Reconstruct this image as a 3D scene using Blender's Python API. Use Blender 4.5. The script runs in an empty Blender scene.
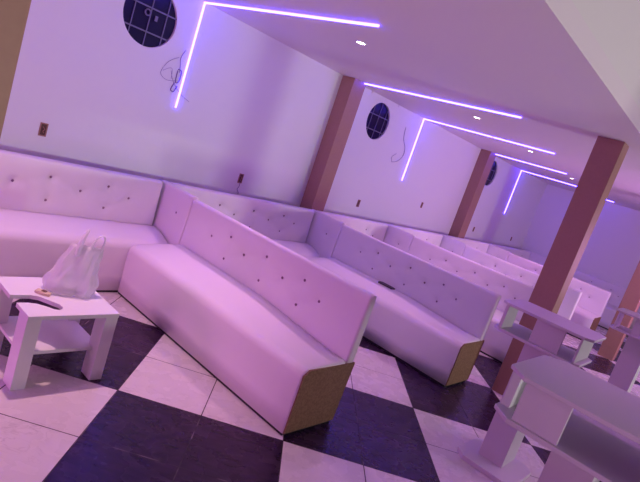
import bpy, bmesh, math, random
from mathutils import Vector, Matrix, noise
random.seed(4)
S = 1.12                      # one plan unit in metres
H = 2.28; W = 3.94; XE = 11.65; YF = -4.5; XL = -3.2; YC = 0.95; HU = 4.2
C = bpy.context.scene.collection
PI = math.pi

# ------------------------------------------------------------------ materials
def newmat(name, col=(.8,.8,.8), rough=.5, spec=.5, metal=0, coat=0):
    m = bpy.data.materials.new(name); m.use_nodes = True
    b = m.node_tree.nodes['Principled BSDF']
    b.inputs['Base Color'].default_value = (*col, 1)
    b.inputs['Roughness'].default_value = rough
    b.inputs['Specular IOR Level'].default_value = spec
    b.inputs['Metallic'].default_value = metal
    b.inputs['Coat Weight'].default_value = coat
    return m
def nd(m, t, **k):
    n = m.node_tree.nodes.new(t)
    for a, v in k.items(): setattr(n, a, v)
    return n
def lk(m, a, b): m.node_tree.links.new(a, b)
def bsdf(m): return m.node_tree.nodes['Principled BSDF']
def math_(m, op, a, b=None, c=None):
    n = nd(m, 'ShaderNodeMath', operation=op)
    for i, v in enumerate((a, b, c)):
        if v is None: continue
        if isinstance(v, (int, float)): n.inputs[i].default_value = v
        else: lk(m, v, n.inputs[i])
    return n.outputs[0]
def mixc(m, f, a, b):
    n = nd(m, 'ShaderNodeMix', data_type='RGBA')
    if isinstance(f, (int, float)): n.inputs[0].default_value = f
    else: lk(m, f, n.inputs[0])
    for i, v in ((6, a), (7, b)):
        if isinstance(v, tuple): n.inputs[i].default_value = (*v, 1)
        else: lk(m, v, n.inputs[i])
    return n.outputs[2]
def pos(m): return nd(m, 'ShaderNodeNewGeometry').outputs['Position']
def noise_(m, scale, detail=3, vec=None, rough=.5):
    n = nd(m, 'ShaderNodeTexNoise'); n.inputs['Scale'].default_value = scale
    n.inputs['Detail'].default_value = detail; n.inputs['Roughness'].default_value = rough
    lk(m, vec if vec is not None else pos(m), n.inputs['Vector']); return n.outputs[0]
def bump(m, h, strength=.2, dist=.01):
    b = nd(m, 'ShaderNodeBump'); b.inputs['Strength'].default_value = strength
    b.inputs['Distance'].default_value = dist
    lk(m, h, b.inputs['Height']); lk(m, b.outputs[0], bsdf(m).inputs['Normal'])
def ramp(m, f, a, b):
    r = nd(m, 'ShaderNodeMapRange', interpolation_type='SMOOTHSTEP'); lk(m, f, r.inputs[0])
    r.inputs[1].default_value = a; r.inputs[2].default_value = b; return r.outputs[0]

# painted wall: matt above, glossy dado paint up to 1.3 m
M = {}
m = M['wall'] = newmat('wall_paint', (.80,.765,.81), .55, .4)
sx = nd(m, 'ShaderNodeSeparateXYZ'); lk(m, pos(m), sx.inputs[0])
zz = math_(m, 'ADD', sx.outputs[2], math_(m, 'MULTIPLY', math_(m, 'SUBTRACT', noise_(m, 3), .5), .05))
f = ramp(m, zz, 1.24*S, 1.16*S)
lk(m, math_(m, 'SUBTRACT', .6, math_(m, 'MULTIPLY', f, .22)), bsdf(m).inputs['Roughness'])
bump(m, noise_(m, 7, 4), .12, .02)
m = M['plain'] = newmat('plain_wall_paint', (.78,.75,.77), .6, .3); bump(m, noise_(m, 5, 3), .08, .02)
m = M['ceil'] = newmat('ceiling_paint', (.80,.72,.79), .6, .3); bump(m, noise_(m, 4, 3), .06, .02)
# sofas
m = M['leather'] = newmat('white_leatherette', (.82,.75,.81), .42, .45)
bump(m, math_(m, 'ADD', noise_(m, 260, 2), math_(m, 'MULTIPLY', noise_(m, 9, 3), 2.2)), .10, .008)
M['button'] = newmat('button_leatherette', (.26,.14,.23), .5)
m = M['chipboard'] = newmat('raw_chipboard', (.40,.27,.14), .7, .3)
lk(m, mixc(m, ramp(m, noise_(m, 90, 4), .35, .65), (.20,.105,.06), (.27,.155,.09)), bsdf(m).inputs['Base Color'])
M['base'] = newmat('dark_plinth', (.02,.015,.02), .6)
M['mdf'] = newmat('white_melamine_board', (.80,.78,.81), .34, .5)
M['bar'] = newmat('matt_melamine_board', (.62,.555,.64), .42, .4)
# pillar
m = M['pillar'] = newmat('brown_pillar_paint', (.31,.17,.13), .5, .35)
lk(m, mixc(m, noise_(m, 40, 3), (.36,.19,.145), (.41,.23,.175)), bsdf(m).inputs['Base Color'])
M['dark'] = newmat('night_glass', (.012,.006,.05), .2, .2)
M['grille'] = newmat('painted_grille', (.17,.14,.26), .45)
M['socket'] = newmat('socket_cavity', (.10,.035,.03), .6)
M['socketrim'] = newmat('socket_rim', (.36,.16,.13), .5)
M['wire'] = newmat('thin_wire', (.24,.14,.36), .5)
M['wire_grey'] = newmat('grey_wire', (.42,.35,.5), .5)
M['pouch'] = newmat('dark_pouch_fabric', (.05,.03,.05), .5)
M['paper'] = newmat('beige_paper', (.62,.5,.36), .7)
M['paperdark'] = newmat('brown_filling', (.14,.07,.05), .7)
M['metal'] = newmat('spot_trim', (.75,.72,.75), .35, .5)
def emit(name, col, s):
    m = bpy.data.materials.new(name); m.use_nodes = True; m.node_tree.nodes.clear()
    e = nd(m, 'ShaderNodeEmission'); e.inputs[0].default_value = (*col, 1); e.inputs[1].default_value = s
    o = nd(m, 'ShaderNodeOutputMaterial'); lk(m, e.outputs[0], o.inputs[0]); return m
M['led'] = emit('led_violet', (.055,.033,1.0), 33)
M['spot'] = emit('spot_glow', (1.0,.80,.86), 22)
# floor
TO = (1.5034, 2.1351); TS = .8908; TA = -.838
m = M['floor'] = newmat('floor_tiles', (.5,.5,.5), .22, .28)
sx = nd(m, 'ShaderNodeSeparateXYZ'); lk(m, pos(m), sx.inputs[0])
X = math_(m, 'SUBTRACT', math_(m, 'DIVIDE', sx.outputs[0], S), TO[0]); Y = math_(m, 'SUBTRACT', math_(m, 'DIVIDE', sx.outputs[1], S), TO[1])
ca, sa = math.cos(TA)/TS, math.sin(TA)/TS
U = math_(m, 'ADD', math_(m, 'MULTIPLY', X, ca), math_(m, 'MULTIPLY', Y, sa))
V = math_(m, 'SUBTRACT', math_(m, 'MULTIPLY', Y, ca), math_(m, 'MULTIPLY', X, sa))
par = math_(m, 'FLOORED_MODULO', math_(m, 'ADD', math_(m, 'FLOOR', U), math_(m, 'FLOOR', V)), 2)   # 1 = dark
def grout(c):
    d = math_(m, 'FRACT', math_(m, 'MULTIPLY', c, 2))
    d = math_(m, 'MINIMUM', d, math_(m, 'SUBTRACT', 1, d))
    return d
gd = math_(m, 'MINIMUM', grout(U), grout(V))
g = math_(m, 'LESS_THAN', gd, .0062)
tu = math_(m, 'FLOOR', math_(m, 'MULTIPLY', U, 2)); tv = math_(m, 'FLOOR', math_(m, 'MULTIPLY', V, 2))
cmb = nd(m, 'ShaderNodeCombineXYZ'); lk(m, math_(m,'ADD',U,math_(m,'MULTIPLY',tv,3.7)), cmb.inputs[0]); lk(m, math_(m,'ADD',V,math_(m,'MULTIPLY',tu,5.3)), cmb.inputs[1])
mp = nd(m, 'ShaderNodeMapping'); mp.inputs['Scale'].default_value = (2.2, 6, 1); mp.inputs['Rotation'].default_value = (0,0,.5)
lk(m, cmb.outputs[0], mp.inputs[0])
n1 = nd(m, 'ShaderNodeTexNoise'); n1.inputs['Scale'].default_value = 2.2; n1.inputs['Detail'].default_value = 6; n1.inputs['Distortion'].default_value = 1.6
lk(m, mp.outputs[0], n1.inputs[0])
vein = ramp(m, math_(m, 'ABSOLUTE', math_(m, 'SUBTRACT', n1.outputs[0], .5)), .03, 0.0)
vein = math_(m, 'MULTIPLY', vein, ramp(m, noise_(m, 3.5, 2), .45, .7))
light = mixc(m, math_(m, 'MULTIPLY', vein, .4), mixc(m, noise_(m, 2.5, 4), (.62,.55,.56), (.74,.68,.68)), (.36,.28,.30))
dark = mixc(m, ramp(m, n1.outputs[0], .3, .75), (.016,.006,.022), (.040,.018,.052))
col = mixc(m, par, light, dark)
gc = mixc(m, par, (.05,.02,.03), mixc(m, ramp(m, noise_(m, 6, 2), .52, .62), (.022,.014,.022), (.16,.12,.15)))
lk(m, mixc(m, g, col, gc), bsdf(m).inputs['Base Color'])
lk(m, math_(m, 'ADD', math_(m, 'ADD', .20, math_(m, 'MULTIPLY', g, .4)), math_(m, 'MULTIPLY', noise_(m, 8, 3), .14)), bsdf(m).inputs['Roughness'])
# plastic bag
m = M['bag'] = newmat('thin_white_plastic', (.86,.83,.88), .35, .5)
nt = m.node_tree; out = nt.nodes['Material Output']
tr = nd(m, 'ShaderNodeBsdfTranslucent'); tr.inputs[0].default_value = (.85,.82,.88,1)
tp = nd(m, 'ShaderNodeBsdfTransparent')
m1 = nd(m, 'ShaderNodeMixShader'); m1.inputs[0].default_value = .35; lk(m, bsdf(m).outputs[0], m1.inputs[1]); lk(m, tr.outputs[0], m1.inputs[2])
m2 = nd(m, 'ShaderNodeMixShader'); m2.inputs[0].default_value = .32; lk(m, m1.outputs[0], m2.inputs[1]); lk(m, tp.outputs[0], m2.inputs[2])
lk(m, m2.outputs[0], out.inputs[0]); bump(m, noise_(m, 45, 4), .5, .006)

# ------------------------------------------------------------------ helpers
def obj(name, bm, mat, parent=None, smooth=False):
    me = bpy.data.meshes.new(name); bmesh.ops.recalc_face_normals(bm, faces=bm.faces)
    if smooth:
        for f in bm.faces: f.smooth = True
    bm.to_mesh(me); bm.free()
    me.materials.append(M[mat] if isinstance(mat, str) else mat)
    o = bpy.data.objects.new(name, me); C.objects.link(o)
    if parent: o.parent = parent
    return o
def tag(o, label, cat, group=None):
    o['label'] = label; o['category'] = cat
    if group: o['group'] = group
    return o
def thing(name, label, cat, loc=(0,0,0), rz=0, group=None):
    o = bpy.data.objects.new(name, None); C.objects.link(o); o.empty_display_size = .1
    o.location = loc; o.rotation_euler = (0,0,rz); return tag(o, label, cat, group)
def struct(name, bm, mat, smooth=False):
    o = obj(name, bm, mat, None, smooth); o['kind'] = 'structure'; return o
def dup(root, loc, rz=None, label=None, group=None):
    r = root.copy(); C.objects.link(r); r.location = loc
    if rz is not None: r.rotation_euler = (0,0,rz)
    if label: r['label'] = label
    if group: r['group'] = group
    for ch in list(root.children):
        c = ch.copy(); C.objects.link(c); c.parent = r
        for g_ in ch.children:
            d = g_.copy(); C.objects.link(d); d.parent = c
    return r
def box(x0,x1,y0,y1,z0,z1, bev=0, bm=None, seg=2):
    b = bmesh.new()
    bmesh.ops.create_cube(b, size=1)
    for v in b.verts: v.co = Vector(((x0+x1)/2+v.co.x*(x1-x0), (y0+y1)/2+v.co.y*(y1-y0), (z0+z1)/2+v.co.z*(z1-z0)))
    if bev: bmesh.ops.bevel(b, geom=b.edges[:], offset=bev, segments=seg, affect='EDGES', profile=.5)
    if bm is None: return b
    me = bpy.data.meshes.new('t'); b.to_mesh(me); b.free(); bm.from_mesh(me); bpy.data.meshes.remove(me); return bm
def prism(pts, z0, z1, bev=0, axis='z', seg=2):
    b = bmesh.new()
    def P(p, h): return Vector((p[0],p[1],h)) if axis=='z' else (Vector((p[0],h,p[1])) if axis=='y' else Vector((h,p[0],p[1])))
    lo = [b.verts.new(P(p,z0)) for p in pts]; hi = [b.verts.new(P(p,z1)) for p in pts]
    n = len(pts); b.faces.new(lo[::-1]); b.faces.new(hi)
    for i in range(n): b.faces.new((lo[i],lo[(i+1)%n],hi[(i+1)%n],hi[i]))
    if bev:
        es = [e for e in b.edges if abs((e.verts[0].co-e.verts[1].co)[{'z':2,'y':1,'x':0}[axis]])<1e-6]
        bmesh.ops.bevel(b, geom=es, offset=bev, segments=seg, affect='EDGES', profile=.5)
    return b
def tube(pts, r, n=6, bm=None, flat=1.0):
    b = bm or bmesh.new(); pts = [Vector(p) for p in pts]; rings = []
    for i, p in enumerate(pts):
        d = (pts[min(i+1,len(pts)-1)]-pts[max(i-1,0)]).normalized()
        a = d.cross(Vector((0,0,1)) if abs(d.z)<.9 else Vector((1,0,0))).normalized(); c = d.cross(a)
        rr = r[i] if isinstance(r,(list,tuple)) else r
        rings.append([b.verts.new(p+a*math.cos(t)*rr+c*math.sin(t)*rr*flat) for t in [2*PI*k/n for k in range(n)]])
    for A, B in zip(rings, rings[1:]):
        for k in range(n): b.faces.new((A[k],A[(k+1)%n],B[(k+1)%n],B[k]))
    b.faces.new(rings[0][::-1]); b.faces.new(rings[-1]); return b
def cyl(c, r, h, axis='z', n=24, bm=None, r2=None):
    b = bm or bmesh.new(); r2 = r if r2 is None else r2
    def P(t, rr, k):
        u, v = math.cos(t)*rr, math.sin(t)*rr
        o = {'z':(u,v,k),'y':(u,k,v),'x':(k,u,v)}[axis]; return Vector(c)+Vector(o)
    A = [b.verts.new(P(2*PI*k/n, r, 0)) for k in range(n)]; B = [b.verts.new(P(2*PI*k/n, r2, h)) for k in range(n)]
    for k in range(n): b.faces.new((A[k],A[(k+1)%n],B[(k+1)%n],B[k]))
    b.faces.new(A[::-1]); b.faces.new(B); return b
def smooth_path(pts, sub=5):
    pts = [Vector(p) for p in pts]; out = []
    for i in range(len(pts)-1):
        p0,p1,p2,p3 = pts[max(i-1,0)],pts[i],pts[i+1],pts[min(i+2,len(pts)-1)]
        for k in range(sub):
            t = k/sub
            out.append(.5*((2*p1)+(p2-p0)*t+(2*p0-5*p1+4*p2-p3)*t*t+(-p0+3*p1-3*p2+p3)*t**3))
    return out+[pts[-1]]

# ------------------------------------------------------------------ the room
struct('floor', box(XL,XE,YF,W,-.1,0), 'floor')
struct('ceiling', box(XL,XE,YC,W+.12,H,H+.1), 'ceil')
struct('ceiling_upper', box(XL,XE,YF,YC,HU,HU+.1), 'ceil')
struct('wall_upper', box(XL,XE,YC,YC+.1,H+.1,HU+.1), 'plain')          # face of the upper floor above the seating bay
struct('wall_left', box(XL-.12,XL,YF,W+.12,0,HU), 'plain')
struct('wall_right', box(XE,XE+.12,YF,W+.12,0,HU), 'plain')
struct('wall_front', box(XL-.12,XE+.12,YF-.12,YF,0,HU), 'plain')
# back wall with the round window holes
WIN = [(2.145,2.0,.222), (5.265,1.995,.222), (8.80,1.99,.222)]
def wall_back():
    b = bmesh.new(); hs = .3; xs = [XL-.12]
    def quad(x0,x1,z0,z1,y=W): b.faces.new([b.verts.new((x,y,z)) for x,z in ((x0,z0),(x1,z0),(x1,z1),(x0,z1))])
    edges = [XL-.12]
    for cx,cz,r in WIN: edges += [cx-hs, cx+hs]
    edges.append(XE+.12)
    for i in range(0,len(edges),2): quad(edges[i],edges[i+1],0,H)
    for cx,cz,r in WIN:
        z0, z1 = cz-hs, min(cz+hs, H)
        quad(cx-hs,cx+hs,0,z0)
        if z1 < H: quad(cx-hs,cx+hs,z1,H)
        n = 48; ci=[]; so=[]
        for k in range(n):
            t = 2*PI*k/n; c,s = math.cos(t),math.sin(t); q = 1e9
            if c>1e-6: q=min(q,hs/c)
            if c<-1e-6: q=min(q,-hs/c)
            if s>1e-6: q=min(q,(z1-cz)/s)
            if s<-1e-6: q=min(q,-(cz-z0)/s)
            ci.append((cx+c*r,cz+s*r)); so.append((cx+c*q,cz+s*q))
        A=[b.verts.new((x,W,z)) for x,z in ci]; B=[b.verts.new((x,W,z)) for x,z in so]; D=[b.verts.new((x,W+.12,z)) for x,z in ci]
        for k in range(n):
            j=(k+1)%n; b.faces.new((A[k],A[j],B[j],B[k])); b.faces.new((A[k],D[k],D[j],A[j]))
        for sx_ in (-1,1):
            for sz_,zc in ((-1,z0),(1,z1)):
                # fill the square's corners
                pass
    bmesh.ops.remove_doubles(b, verts=b.verts, dist=1e-5)
    box(XL-.12,XE+.12,W+.12,W+.2,0,H, bm=b)
    return b
wb = struct('wall_back', wall_back(), 'wall')
# round windows: dark glass behind a grille
for i,(cx,cz,r) in enumerate(WIN):
    w = struct('window_%d'%(i+1), cyl((cx,W+.022,cz), r-.001, .02, 'y', 48), 'dark', False)
    g_ = bmesh.new()
    for dx in (-.135,.0,.135):
        h_ = math.sqrt(r*r-dx*dx)-.002; box(cx+dx-.0035,cx+dx+.0035,W+.012,W+.018,cz-h_,cz+h_,bm=g_)
    for dz in (-.115,.06):
        h_ = math.sqrt(r*r-dz*dz)-.002; box(cx-h_,cx+h_,W+.005,W+.012,cz+dz-.005,cz+dz+.005,bm=g_)
    obj('grille', g_, 'grille', w)
    if i == 0:
        t = bmesh.new(); 
        ring=[(cx-.03+.022*math.cos(a*PI/8), W+.004, cz+.02+.022*math.sin(a*PI/8)) for a in range(17)]
        obj('latch_ring', tube(ring,.006,6,t), 'grille', w, True)
        obj('catch', box(cx+.035,cx+.06,W+.002,W+.008,cz-.02,cz+.02,.003), 'grille', w)

# pillars
def pillar(label, x0,x1,y0,y1, group=None):
    tag(obj('pillar', box(x0,x1,y0,y1,0,H,.004), 'pillar'), label, 'pillar')
pillar('brown square pillar against the back wall beside the second sofa corner', 4.40,4.61,3.765,W)
pillar('brown pillar against the back wall farthest from the camera', 8.12,8.36,3.765,W)
pillar('tall brown freestanding pillar behind the middle bar table, reaching the ceiling', 4.60,4.78,1.125,1.33)
pillar('brown pillar at the far right edge of the view', 8.38,8.58,1.08,1.28)
pillar('dull brown pillar filling the top left corner', .19,.385,1.13,1.33)

# LED strips
def led(label, x, y1, vertical=True, y0=W, split=None, x2=None):
    t = thing('led_strip_light', label, 'led light', (x,y0,H), group='violet LED strips on wall and ceiling')
    w = .0045; L = y0-y1; dx = (x2-x) if x2 else 0
    def run(a, b_):
        xa, xb = dx*a/L, dx*b_/L
        bm = prism([(xa-w,-a),(xa+w,-a),(xb+w,-b_),(xb-w,-b_)], -.014, 0); return bm
    if split: obj('ceiling_tube', run(0,split-.006),'led',t); obj('ceiling_tube', run(split+.006,L),'led',t)
    else: obj('ceiling_tube', run(0,L),'led',t)
    if vertical: obj('upright_tube', box(-w,w,-.014,0,-.868,-.014),'led',t)
led('violet LED strip in the bay to the left of the photo', .74, 1.95, False, 3.76)
led('long violet LED strip running from the window wall across the ceiling, nearest the camera', 2.55, 2.136)
led('straight violet ceiling LED strip starting at the nearest wall pillar', 4.57, 1.95, False, 3.76, .86, 4.52)
led('violet LED strip bent down the wall between the two wall pillars', 6.2, 2.2, True, W, .98, 6.34)
led('faint violet ceiling LED strip just past the farther wall pillar', 8.3, 2.6, False, 3.76, .55)
led('violet LED strip bent down the wall beyond the farther wall pillar', 10.02, 2.75)
led('short violet ceiling LED strip seen to the right of the freestanding pillar', 11.2, 2.5, False, 2.75)

# ceiling downlights
SPOTS = [(1.18,2.6),(2.99,2.612),(5.08,2.633),(6.72,2.62),(8.78,2.65)]
for i,(x,y) in enumerate(SPOTS):
    names = ['round white ceiling downlight above the white coffee table','round ceiling downlight between the first LED strip and the nearest pillar','round ceiling downlight above the second sofa arm','small round ceiling downlight beside the strip of the third bay','small round ceiling downlight farthest along the ceiling']
    t = thing('ceiling_downlight', names[i], 'ceiling light', (x,y,H), group='round ceiling downlights')
    rg = bmesh.new(); n=24
    A=[[rg.verts.new((math.cos(2*PI*k/n)*r_, math.sin(2*PI*k/n)*r_, z_)) for k in range(n)] for r_,z_ in ((.042,0),(.042,-.006),(.033,-.008),(.031,0))]
    for a,b_ in zip(A,A[1:]):
        for k in range(n): rg.faces.new((a[k],a[(k+1)%n],b_[(k+1)%n],b_[k]))
    obj('trim_ring', rg, 'metal', t)
    obj('lens', cyl((0,0,-.004),.031,.003), 'spot', t)
    L = bpy.data.lights.new('downlight_beam','SPOT'); L.energy = 128 if i==0 else 82; L.color=(1.0,.56,.62) if i==0 else (1.0,.46,.72); L.spot_size=math.radians(96); L.spot_blend=1; L.shadow_soft_size=.03
    lo = bpy.data.objects.new('downlight_beam', L); C.objects.link(lo); lo.location=(x,y,H-.03); lo['base']=1

# ------------------------------------------------------------------ sofas
def slab(L, Hh, T, R, buttons, du=.022, crease=True, lean=.03):
    """upholstered slab: u along length, v up, w = thickness (front at w=0, back at w=T)"""
    b = bmesh.new(); nu = max(6,int(L/du)); nv = max(6,int(Hh/du))
    def edgepts(Lx, n):
        fine = [0,.1,.25,.45,.7,1.0]; a=[R*q for q in fine]; k=max(2,n-4)
        return a+[R+(Lx-2*R)*i/k for i in range(1,k)]+[Lx-q for q in a[::-1]]
    us, vs = edgepts(L,nu), edgepts(Hh,nv)
    pairs=[]
    for i,p in enumerate(buttons):
        for q in buttons[i+1:]:
            if math.hypot(p[0]-q[0],p[1]-q[1])<.24 and abs(p[1]-q[1])>.02: pairs.append((p,q))
    def dent(u,v):
        d=0
        for p in buttons:
            r2=(u-p[0])**2+(v-p[1])**2
            if r2<.02: d+=.013*math.exp(-r2/.0005)+.006*math.exp(-r2/.004)
        if crease:
            for p,q in pairs:
                vx,vy=q[0]-p[0],q[1]-p[1]; l2=vx*vx+vy*vy; t=((u-p[0])*vx+(v-p[1])*vy)/l2
                if -.0<t<1.0:
                    r2=(u-p[0]-t*vx)**2+(v-p[1]-t*vy)**2
                    if r2<.003: d+=.005*math.exp(-r2/.00012)
        return d
    def rd(u,v):
        e=min(u,L-u); f=min(v,Hh-v); du_=max(0,R-e); dv_=max(0,R-f); r=min(R,math.hypot(du_,dv_))
        return R-math.sqrt(max(0,R*R-r*r))
    F=[[b.verts.new((u, rd(u,v)+dent(u,v)+lean*v/Hh+.0015*noise.noise(Vector((u*7,v*7,L))), v)) for v in vs] for u in us]
    B=[[b.verts.new((u, T-rd(u,v), v)) for v in vs] for u in us]
    a,c=len(us),len(vs)
    for G,s in ((F,1),(B,-1)):
        for i in range(a-1):
            for j in range(c-1):
                q=(G[i][j],G[i+1][j],G[i+1][j+1],G[i][j+1]); b.faces.new(q if s>0 else q[::-1])
    for i in range(a-1):
        b.faces.new((F[i][0],B[i][0],B[i+1][0],F[i+1][0])); b.faces.new((F[i][-1],F[i+1][-1],B[i+1][-1],B[i][-1]))
    for j in range(c-1):
        b.faces.new((F[0][j],F[0][j+1],B[0][j+1],B[0][j])); b.faces.new((F[-1][j],B[-1][j],B[-1][j+1],F[-1][j+1]))
    return b
def place(bm, ox, oy, oz, ang):
    bm.transform(Matrix.Translation((ox,oy,oz)) @ Matrix.Rotation(ang,4,'Z')); return bm
def seat(depth, length, R=.055, z0=.02, z1=.405, bev=.014, open_end=False):
    """profile in (w: 0 front .. depth, z), extruded along u"""
    b = bmesh.new(); pr=[(0,z0),(0,z0+.12)]
    pr.append((-.004,z1-.16))
    for k in range(9):
        t=k/8*PI/2; pr.append((-.002+R-R*math.cos(t), z1-.012-R+R*math.sin(t)))
    for k in range(1,7): 
        w=R+(depth-R)*k/6; pr.append((w, z1-.012+.014*math.sin(PI*.5*k/6)))
    pr.append((depth,z0))
    def ss(t): t=max(0,min(1,t)); return t*t*(3-2*t)
    def crown(u): return .055*ss((length-u)/.9)*ss((u+.03)/.14) if open_end else .052
    n=len(pr); us=[0]+[bev*(1-math.cos(t)) for t in (.5,1.0,PI/2)]
    secs=[(0,bev),(bev*.29,bev*.29),(bev,0)]
    k=max(4,int(length/.12)); U=[(u,s) for u,s in secs]+[(bev+(length-2*bev)*i/k,0) for i in range(1,k)]+[(length-u,s) for u,s in secs[::-1]]
    rings=[]
    for u,s in U:
        ring=[]
        for i,(w,z) in enumerate(pr):
            ww=w+s if w<depth*.5 else w; zz=z-(s if z>z0+.2 else 0)
            if z>z0+.2: zz+=crown(u)*math.sin(PI/2*min(1,max(0,w/depth)))
            if 0<i<n-1 and w>0.02: zz+=.003*noise.noise(Vector((u*5,w*9,length)))
            ring.append(b.verts.new((u,ww,zz)))
        rings.append(ring)
    for A,B in zip(rings,rings[1:]):
        for i in range(n): b.faces.new((A[i],A[(i+1)%n],B[(i+1)%n],B[i]))
    b.faces.new(rings[0][::-1]); b.faces.new(rings[-1]); return b
def buttons_on(root, pts, placef):
    for (u,v) in pts:
        bm=bmesh.new(); bmesh.ops.create_uvsphere(bm,u_segments=10,v_segments=6,radius=.009)
        for w in bm.verts: w.co.y*=.55
        bm.transform(Matrix.Translation((u,.0135,v))); placef(bm); obj('button', bm, 'button', root, True)
BT=.092; ZT=.812; ZW=.82; SD=.35; YB=3.285; DW=.285
YARM0, YARM1 = 1.5, 3.345
# arm sofa: local origin at floor below the front end corner; u runs along -y from the far end
def arm_sofa(label, xfront, with_end=True, group='sofa arms jutting into the room', y0=YARM0):
    t=thing('sofa_arm', label, 'sofa', (xfront,y0,0), group=group)
    L=YARM1-y0
    # faces -x : u axis -> -y ; w axis -> +x
    R_=-PI/2   # rotation maps local x -> -y, local y -> +x
    obj('seat', place(seat(SD,L,open_end=True),0,L,0,R_),'leather',t,True)
    bt=[]
    for y,z in ((2.93,.63),(2.73,.695),(2.73,.53),(2.55,.63),(2.34,.70),(2.34,.53),(2.15,.63),(1.97,.69),(1.97,.525),(1.81,.62)): bt.append((YB-.035-y, z-.025))
    bk=obj('backrest', place(slab(YB-y0,ZT-.025,BT,.022,bt),SD,YB-y0,.025,R_),'leather',t,True)
    for u,v in bt:
        bm=bmesh.new(); bmesh.ops.create_uvsphere(bm,u_segments=10,v_segments=6,radius=.009)
        for w in bm.verts: w.co.y*=.55
        bm.transform(Matrix.Translation((u,.0155+.03*v/ZT,v))); place(bm,SD,YB-y0,.025,R_); obj('button',bm,'button',bk,True)
    obj('plinth', box(.012,SD+BT-.012,.012,L-.004,0,.022),'base',t)
    if with_end:
        obj('end_panel', prism([(.006,.022),(SD+BT-.018,.022),(SD+BT-.002,.395),(.045,.39),(.006,.36)],-.006,.004,0,'y'),'chipboard',t)['label']='bare brown chipboard end panel'
    return t
ARMX=[2.11,4.015,5.50,7.07,8.88]
arm_labels=['white tufted sofa arm nearest the camera, its chipboard end beside the dark tile',
 'white tufted sofa arm behind the nearest one, with a dark pouch on its seat',
 'white tufted sofa arm whose near end is hidden by the middle bar table',
 'white tufted sofa arm ending just right of the freestanding pillar',
 'white tufted sofa arm seen far back in front of the end wall']
a0=arm_sofa(arm_labels[0],ARMX[0])
for x,l in zip(ARMX[1:3],arm_labels[1:3]): dup(a0,(x,YARM0,0),None,l)
a3=arm_sofa(arm_labels[3],ARMX[3],y0=1.585)
dup(a3,(ARMX[4],1.585,0),None,arm_labels[4])
dup(a0,(11.19,1.50,0),None,'white sofa arm standing against the far end wall')
# wall sofa
def wall_sofa(label, x0, x1):
    """x0: back of the previous arm, x1: back face plane of its own side panel"""
    xi=x1-BT; t=thing('banquette_sofa', label, 'sofa', (x0,YARM1+.005,0), group='sofas along the back wall')
    L=xi-x0; D=DW; WT=3.76-YARM1-.005-D
    obj('seat', seat(D,L,z1=.412),'leather',t,True)
    bt=[]
    for off,zs in ((.26,(.65,)),(.44,(.715,.55)),(.64,(.65,)),(.86,(.715,.55)),(1.09,(.65,)),(1.28,(.715,.55)),(1.5,(.65,))):
        if L-off>.1: bt+=[(L-off,z-.025) for z in zs]
    def knob(parent,M_,axis):
        bm=bmesh.new(); bmesh.ops.create_uvsphere(bm,u_segments=10,v_segments=6,radius=.009)
        for w in bm.verts:
            if axis=='y': w.co.y*=.55
            else: w.co.x*=.55
        bm.transform(Matrix.Translation(M_)); obj('button',bm,'button',parent,True)
    bk=obj('backrest', place(slab(L,ZW-.02,WT,.022,bt),0,D,.025,0),'leather',t,True)
    for u,v in bt: knob(bk,(u,D+.0155+.03*v/ZW,v+.025),'y')
    SL=3.765-YB-.005; y1=3.76-YARM1-.005
    sp=obj('side_panel', place(slab(SL,ZT+.008-.02,BT,.014,[(SL-.17,.62)]),L,y1,.025,-PI/2),'leather',t,True)
    knob(sp,(L+.0155+.03*.62/ZT,y1-SL+.17,.645),'x')
    obj('plinth', box(.01,L-.01,.012,D,0,.022),'base',t)
    return t
wl=['white tufted wall sofa at the left, behind the table with the plastic bag','white tufted wall sofa behind the nearest sofa arm, ending at the near wall pillar','white wall sofa between the two wall pillars','white wall sofa below the farther wall pillar','white wall sofa in the last full bay before the end wall','short white wall sofa in the far corner']
xb=[0.62]+[x+SD+BT for x in ARMX]+[11.62]
for i in range(6): wall_sofa(wl[i], xb[i]+.004, xb[i+1])

# ------------------------------------------------------------------ coffee table
TX,TY,TZ=1.03,2.25,.375
t=thing('coffee_table','low white two-tier coffee table with a slot cut in its top','table',(1.03,2.25,0))
TWx,TWy=.44,.46
def top_with_slot():
    o=[(0,0),(TWx,0),(TWx+.01,TWy),(.005,TWy)]
    left=[(.0,.235),(.09,.235),(.125,.215),(.165,.155),(.185,.125),(.19,.095),(.18,.07),(.16,.062),(.14,.072),(.115,.105),(.085,.135),(.05,.148),(.0,.15)]
    outline=o+left
    b=bmesh.new(); n=len(outline)
    lo=[b.verts.new((x,y,TZ-.02)) for x,y in outline]; hi=[b.verts.new((x,y,TZ)) for x,y in outline]
    for ring in (lo,hi):
        es=[b.edges.new((ring[i],ring[(i+1)%n])) for i in range(n)]; bmesh.ops.triangle_fill(b,edges=es,use_beauty=True)
    for i in range(n): b.faces.new((lo[i],lo[(i+1)%n],hi[(i+1)%n],hi[i]))
    return b
obj('top',top_with_slot(),'mdf',t)
sh=box(.03,TWx-.02,.06,TWy-.02,.145,.163,.002); obj('shelf',sh,'mdf',t)
for (x0,x1,y0,y1) in ((.0,.065,.004,.10),(TWx-.065,TWx,.004,.10),(.005,.07,TWy-.10,TWy-.004),(TWx-.06,TWx+.005,TWy-.10,TWy-.004)):
    obj('leg', box(x0,x1,y0,y1,0,TZ-.02,.0015),'mdf',t)

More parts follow.
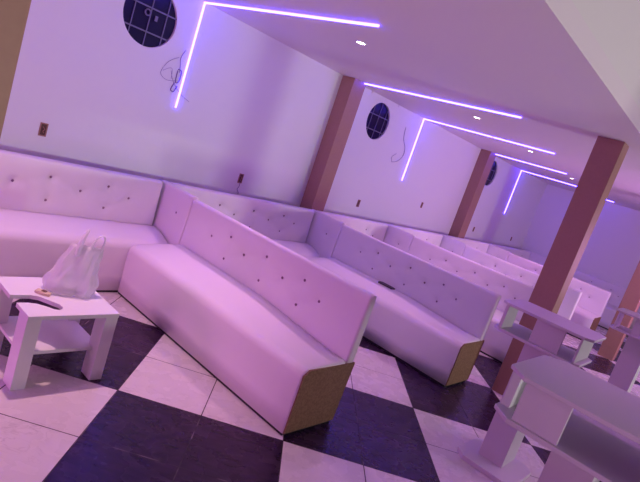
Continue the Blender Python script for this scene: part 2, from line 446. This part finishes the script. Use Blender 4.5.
# plastic bag
def bag():
    b=bmesh.new(); n=72; rings=[]
    prof=[(0,.075,.05,0),(.004,.108,.066,0),(.02,.120,.073,0),(.045,.124,.074,.0),(.07,.121,.071,.003),(.095,.113,.066,.008),(.12,.105,.06,.013),(.145,.098,.053,.018),(.17,.091,.046,.023),(.195,.084,.038,.028),(.22,.078,.030,.033),(.245,.071,.022,.038),(.262,.064,.015,.042)]
    for z,a,c,sh_ in prof:
        ring=[]
        for k in range(n):
            th=2*PI*k/n; co,si=math.cos(th),math.sin(th)
            wr=1+.16*noise.noise(Vector((co*2.2,si*2.2,z*9)))+.10*noise.noise(Vector((co*6,si*6,z*22+3)))+(.07*math.sin(th*7+z*26+2*noise.noise(Vector((co*2,si*2,z*12))))+.04*math.sin(th*15-z*30))*min(1,z*9)
            ex=.75; ring.append(b.verts.new((sh_+a*abs(co)**ex*(1 if co>0 else -1)*wr, c*abs(si)**ex*(1 if si>0 else -1)*wr, z)))
        rings.append(ring)
    for A,B in zip(rings,rings[1:]):
        for k in range(n): b.faces.new((A[k],A[(k+1)%n],B[(k+1)%n],B[k]))
    b.faces.new(rings[0][::-1])
    bmesh.ops.contextual_create(b, geom=[e for e in b.edges if e.is_boundary])
    return b
bg=thing('plastic_bag','thin white plastic carrier bag with upright handles standing on the coffee table','bag',(1.315,2.52,TZ),-.46)
obj('bag_body',bag(),'bag',bg,True)
def handle(pts, rs): return tube(smooth_path(pts,4), rs if isinstance(rs,float) else rs, 8, None, .35)
pl=smooth_path([(.0,0,.215),(.002,-.002,.262),(.012,-.004,.305),(.022,-.003,.338),(.027,0,.353)],4)
obj('handle',tube(pl,[.044*(1-i/(len(pl)-1))**.8+.007+.003*math.sin(i*2.1) for i in range(len(pl))],12,None,.35),'bag',bg,True)
pr_=smooth_path([(.058,0,.235),(.060,-.004,.275),(.072,-.006,.312),(.088,-.005,.332),(.104,0,.330),(.112,.004,.305),(.109,.004,.265),(.100,.002,.225)],4)
obj('handle',tube(pr_,[.021-.011*math.sin(PI*i/(len(pr_)-1)) for i in range(len(pr_))],8,None,.4),'bag',bg,True)
# small beige wrapper
wr=thing('paper_wrapper','small folded beige paper wrapper lying beside the plastic bag','wrapper',(1.185,2.50,TZ),-.9)
w_=prism([(-.035,-.018),(.012,-.024),(.042,-.014),(.034,.014),(.0,.022),(-.038,.016)],0,.014,.003); obj('paper',w_,'paper',wr)
obj('brown_filling',box(-.008,.016,-.009,.009,.0135,.018,.002),'paperdark',wr)
# pouch on the second arm
po=prism([(-.036,-.085),(.022,-.09),(.034,-.05),(.036,.07),(.008,.09),(-.034,.08)],0,.014,.004)
o=obj('pouch',po,'pouch'); o.location=(4.315,2.50,.458); tag(o,'flat dark pouch left on the seat of the second sofa arm','pouch')

# ------------------------------------------------------------------ bar tables
def chamfer(x0,x1,y0,y1,c): return [(x0+c,y0),(x1-c,y0),(x1,y0+c),(x1,y1-c),(x1-c,y1),(x0+c,y1),(x0,y1-c),(x0,y0+c)]
def bar_table(label,loc,low,up,wx=.38,ly=.52,rec=.02,bx=0,ch=.045,pr=(.01,.2,.055,.035),g='tall board bar tables'):
    t=thing('bar_table',label,'bar table',loc,0,g)
    hx,hy=wx/2,ly/2
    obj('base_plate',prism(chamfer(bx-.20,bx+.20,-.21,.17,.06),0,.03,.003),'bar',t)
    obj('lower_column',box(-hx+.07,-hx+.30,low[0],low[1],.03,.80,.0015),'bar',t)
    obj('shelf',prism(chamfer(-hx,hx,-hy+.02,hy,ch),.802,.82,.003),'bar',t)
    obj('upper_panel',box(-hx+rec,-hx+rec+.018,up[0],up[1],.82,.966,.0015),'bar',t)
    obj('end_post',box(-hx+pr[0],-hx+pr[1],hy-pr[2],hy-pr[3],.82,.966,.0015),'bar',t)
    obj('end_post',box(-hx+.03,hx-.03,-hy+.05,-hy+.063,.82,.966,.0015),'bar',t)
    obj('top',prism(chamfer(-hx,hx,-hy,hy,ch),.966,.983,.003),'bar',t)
    return t
bar_table('tall board bar table nearest the camera, cut off by the bottom right corner',(2.155,.235,0),(-.075,.07),(.055,.215),.53,.60,.015,0,.075,(.105,.33,.042,.008))
bar_table('bar table in front of the freestanding pillar, its base plate on pale tile',(3.39,.80,0),(-.085,.07),(-.125,.045),.38,.54,.02,-.06)
bar_table('tall board bar table half cut off by the right edge of the photo',(5.6,.58,0),(-.08,.09),(-.10,.08),.38,.52,.02)

# ------------------------------------------------------------------ wall sockets and wires
def socket(x,z,label,wire=False,s=1):
    t=thing('socket_box',label,'socket',(x,W,z),group='open socket boxes on the back wall')
    a,b_=.026*s,.047*s; rim=bmesh.new()
    for q in ((-a,a,b_-.008,b_),(-a,a,-b_,-b_+.008),(-a,-a+.008,-b_+.008,b_-.008),(a-.008,a,-b_+.008,b_-.008)): box(q[0],q[1],-.006,0,q[2],q[3],bm=rim)
    obj('rim',rim,'socketrim',t); obj('cavity',box(-a+.007,a-.007,-.003,0,-b_+.007,b_-.007),'socket',t)
    w=bmesh.new(); tube(smooth_path([(-.006,-.002,.02),(.005,-.012,.005),(-.004,-.010,-.012),(.008,-.004,-.022)]),.0035,5,w); obj('loose_wires',w,'socketrim',t,True)
    if wire: obj('hanging_wire',tube(smooth_path([(.0,-.004,-.03),(.004,-.012,-.07),(-.008,-.01,-.11),(.012,-.012,-.135),(.02,-.008,-.155)]),.003,5),'wire',t,True)
socket(1.587,.985,'open socket box on the wall at the left, above the nearest wall sofa')
socket(3.454,.955,'open socket box with a dangling wire, left of the nearest wall pillar',True)
socket(5.433,.975,'open socket box just right of the nearest wall pillar')
socket(6.95,1.16,'open socket box above the seam left of the farther wall pillar',s=.9)
socket(8.98,.985,'open socket box just right of the farther wall pillar',s=.9)
socket(10.88,.965,'open socket box nearest the end wall',s=.9)
def wirething(label,paths,mat='wire'):
    b=bmesh.new()
    for p,r in paths: tube(smooth_path([(x,W-.0045-random.random()*.003,z) for x,z in p]),r,5,b)
    tag(obj('loose_cable',b,mat,None,True),label,'cable')
wirething('tangle of thin loose cable on the wall beside the first LED strip',
 [([(2.50,1.87),(2.475,1.80),(2.49,1.74),(2.50,1.69)],.0022),([(2.46,1.80),(2.38,1.74),(2.335,1.64),(2.40,1.60),(2.50,1.62)],.0016),([(2.48,1.71),(2.515,1.70),(2.515,1.62),(2.485,1.61),(2.48,1.70)],.004),([(2.48,1.60),(2.46,1.54),(2.49,1.53),(2.51,1.58)],.004),([(2.42,1.68),(2.47,1.60),(2.56,1.53),(2.66,1.49)],.0016),([(2.35,1.66),(2.42,1.70),(2.44,1.62)],.0014)])
wirething('thin curved cable on the wall left of the bent strip of the second bay',
 [([(5.86,2.07),(5.90,1.93),(6.00,1.83),(6.02,1.72),(5.93,1.63),(5.82,1.60)],.004),([(5.82,1.60),(5.78,1.66),(5.86,1.72)],.003)],'wire_grey')

# ------------------------------------------------------------------ neutral lamp out of view, and added fill lights
def area(name, loc, target, size, energy, col):
    L=bpy.data.lights.new(name,'AREA'); L.energy=energy; L.color=col; L.shape='RECTANGLE'; L.size=size[0]*S; L.size_y=size[1]*S
    o=bpy.data.objects.new(name,L); C.objects.link(o); o.location=loc
    d=(Vector(target)-Vector(loc)); o.rotation_euler=d.to_track_quat('-Z','Y').to_euler(); return o
area('neutral_lamp',(6.6,-2.9,.95),(4.5,1.5,1.5),(.35,.3),90,(.96,1.0,.86))
area('magenta_fill',(-2.9,2.3,.8),(3,2.4,2.7),(1.4,1.0),56,(1.0,.26,.92))  # added fill with no fixture, lifts the bay's walls and ceiling
area('violet_fill',(8.0,-.4,1.2),(7.6,3,2.1),(1.6,.6),52,(.88,.32,1.0))  # added violet fill for the far bay and end wall
def spot(name,loc,target,energy,col,deg,blend,size):
    L=bpy.data.lights.new(name,'SPOT'); L.energy=energy; L.color=col; L.spot_size=math.radians(deg); L.spot_blend=blend; L.shadow_soft_size=size
    o=bpy.data.objects.new(name,L); C.objects.link(o); o.location=loc; o.rotation_euler=(Vector(target)-Vector(loc)).to_track_quat('-Z','Y').to_euler()
spot('upper_wall_fill',(1.2,-3.2,.9),(1.6,.95,2.5),300,(1.0,.93,.90),54,.35,.1)  # added unseen fill that brightens the upper wall face and left pillar
spot('hall_violet_fill',(4.0,-.3,4.0),(3.9,-.2,0),140,(.80,.20,1.0),72,.6,.3)  # invented overhead fill, tints the bar table tops and floor violet

# ------------------------------------------------------------------ camera
cf,yaw,pitch,roll=531.1061,.8983,.1684,.3295
cy,sy,cp,sp=math.cos(yaw),math.sin(yaw),math.cos(pitch),math.sin(pitch)
fw=Vector((sy*cp,cy*cp,-sp)); r0=Vector((cy,-sy,0)); u0=r0.cross(fw)
cr,sr=math.cos(roll),math.sin(roll); r_=cr*r0+sr*u0; u_=-sr*r0+cr*u0
cam=bpy.data.cameras.new('camera'); co=bpy.data.objects.new('camera',cam); C.objects.link(co)
cam.sensor_width=36; cam.lens=cf*36/640; cam.clip_start=.02
co.matrix_world=Matrix(((r_.x,u_.x,-fw.x,0),(r_.y,u_.y,-fw.y,0),(r_.z,u_.z,-fw.z,1.5*S),(0,0,0,1)))
bpy.context.scene.camera=co

# world + colour management
w=bpy.data.worlds.new('night'); bpy.context.scene.world=w; w.use_nodes=True
w.node_tree.nodes['Background'].inputs[0].default_value=(.01,.008,.02,1)
vs=bpy.context.scene.view_settings; vs.view_transform='Standard'; vs.look='None'; vs.gamma=1; vs.exposure=0

# ------------------------------------------------------------------ plan units to metres
for me in {o.data for o in C.objects if o.type=='MESH'}: me.transform(Matrix.Scale(S,4))
for o in C.objects:
    if o.type!='CAMERA': o.location=o.location*S
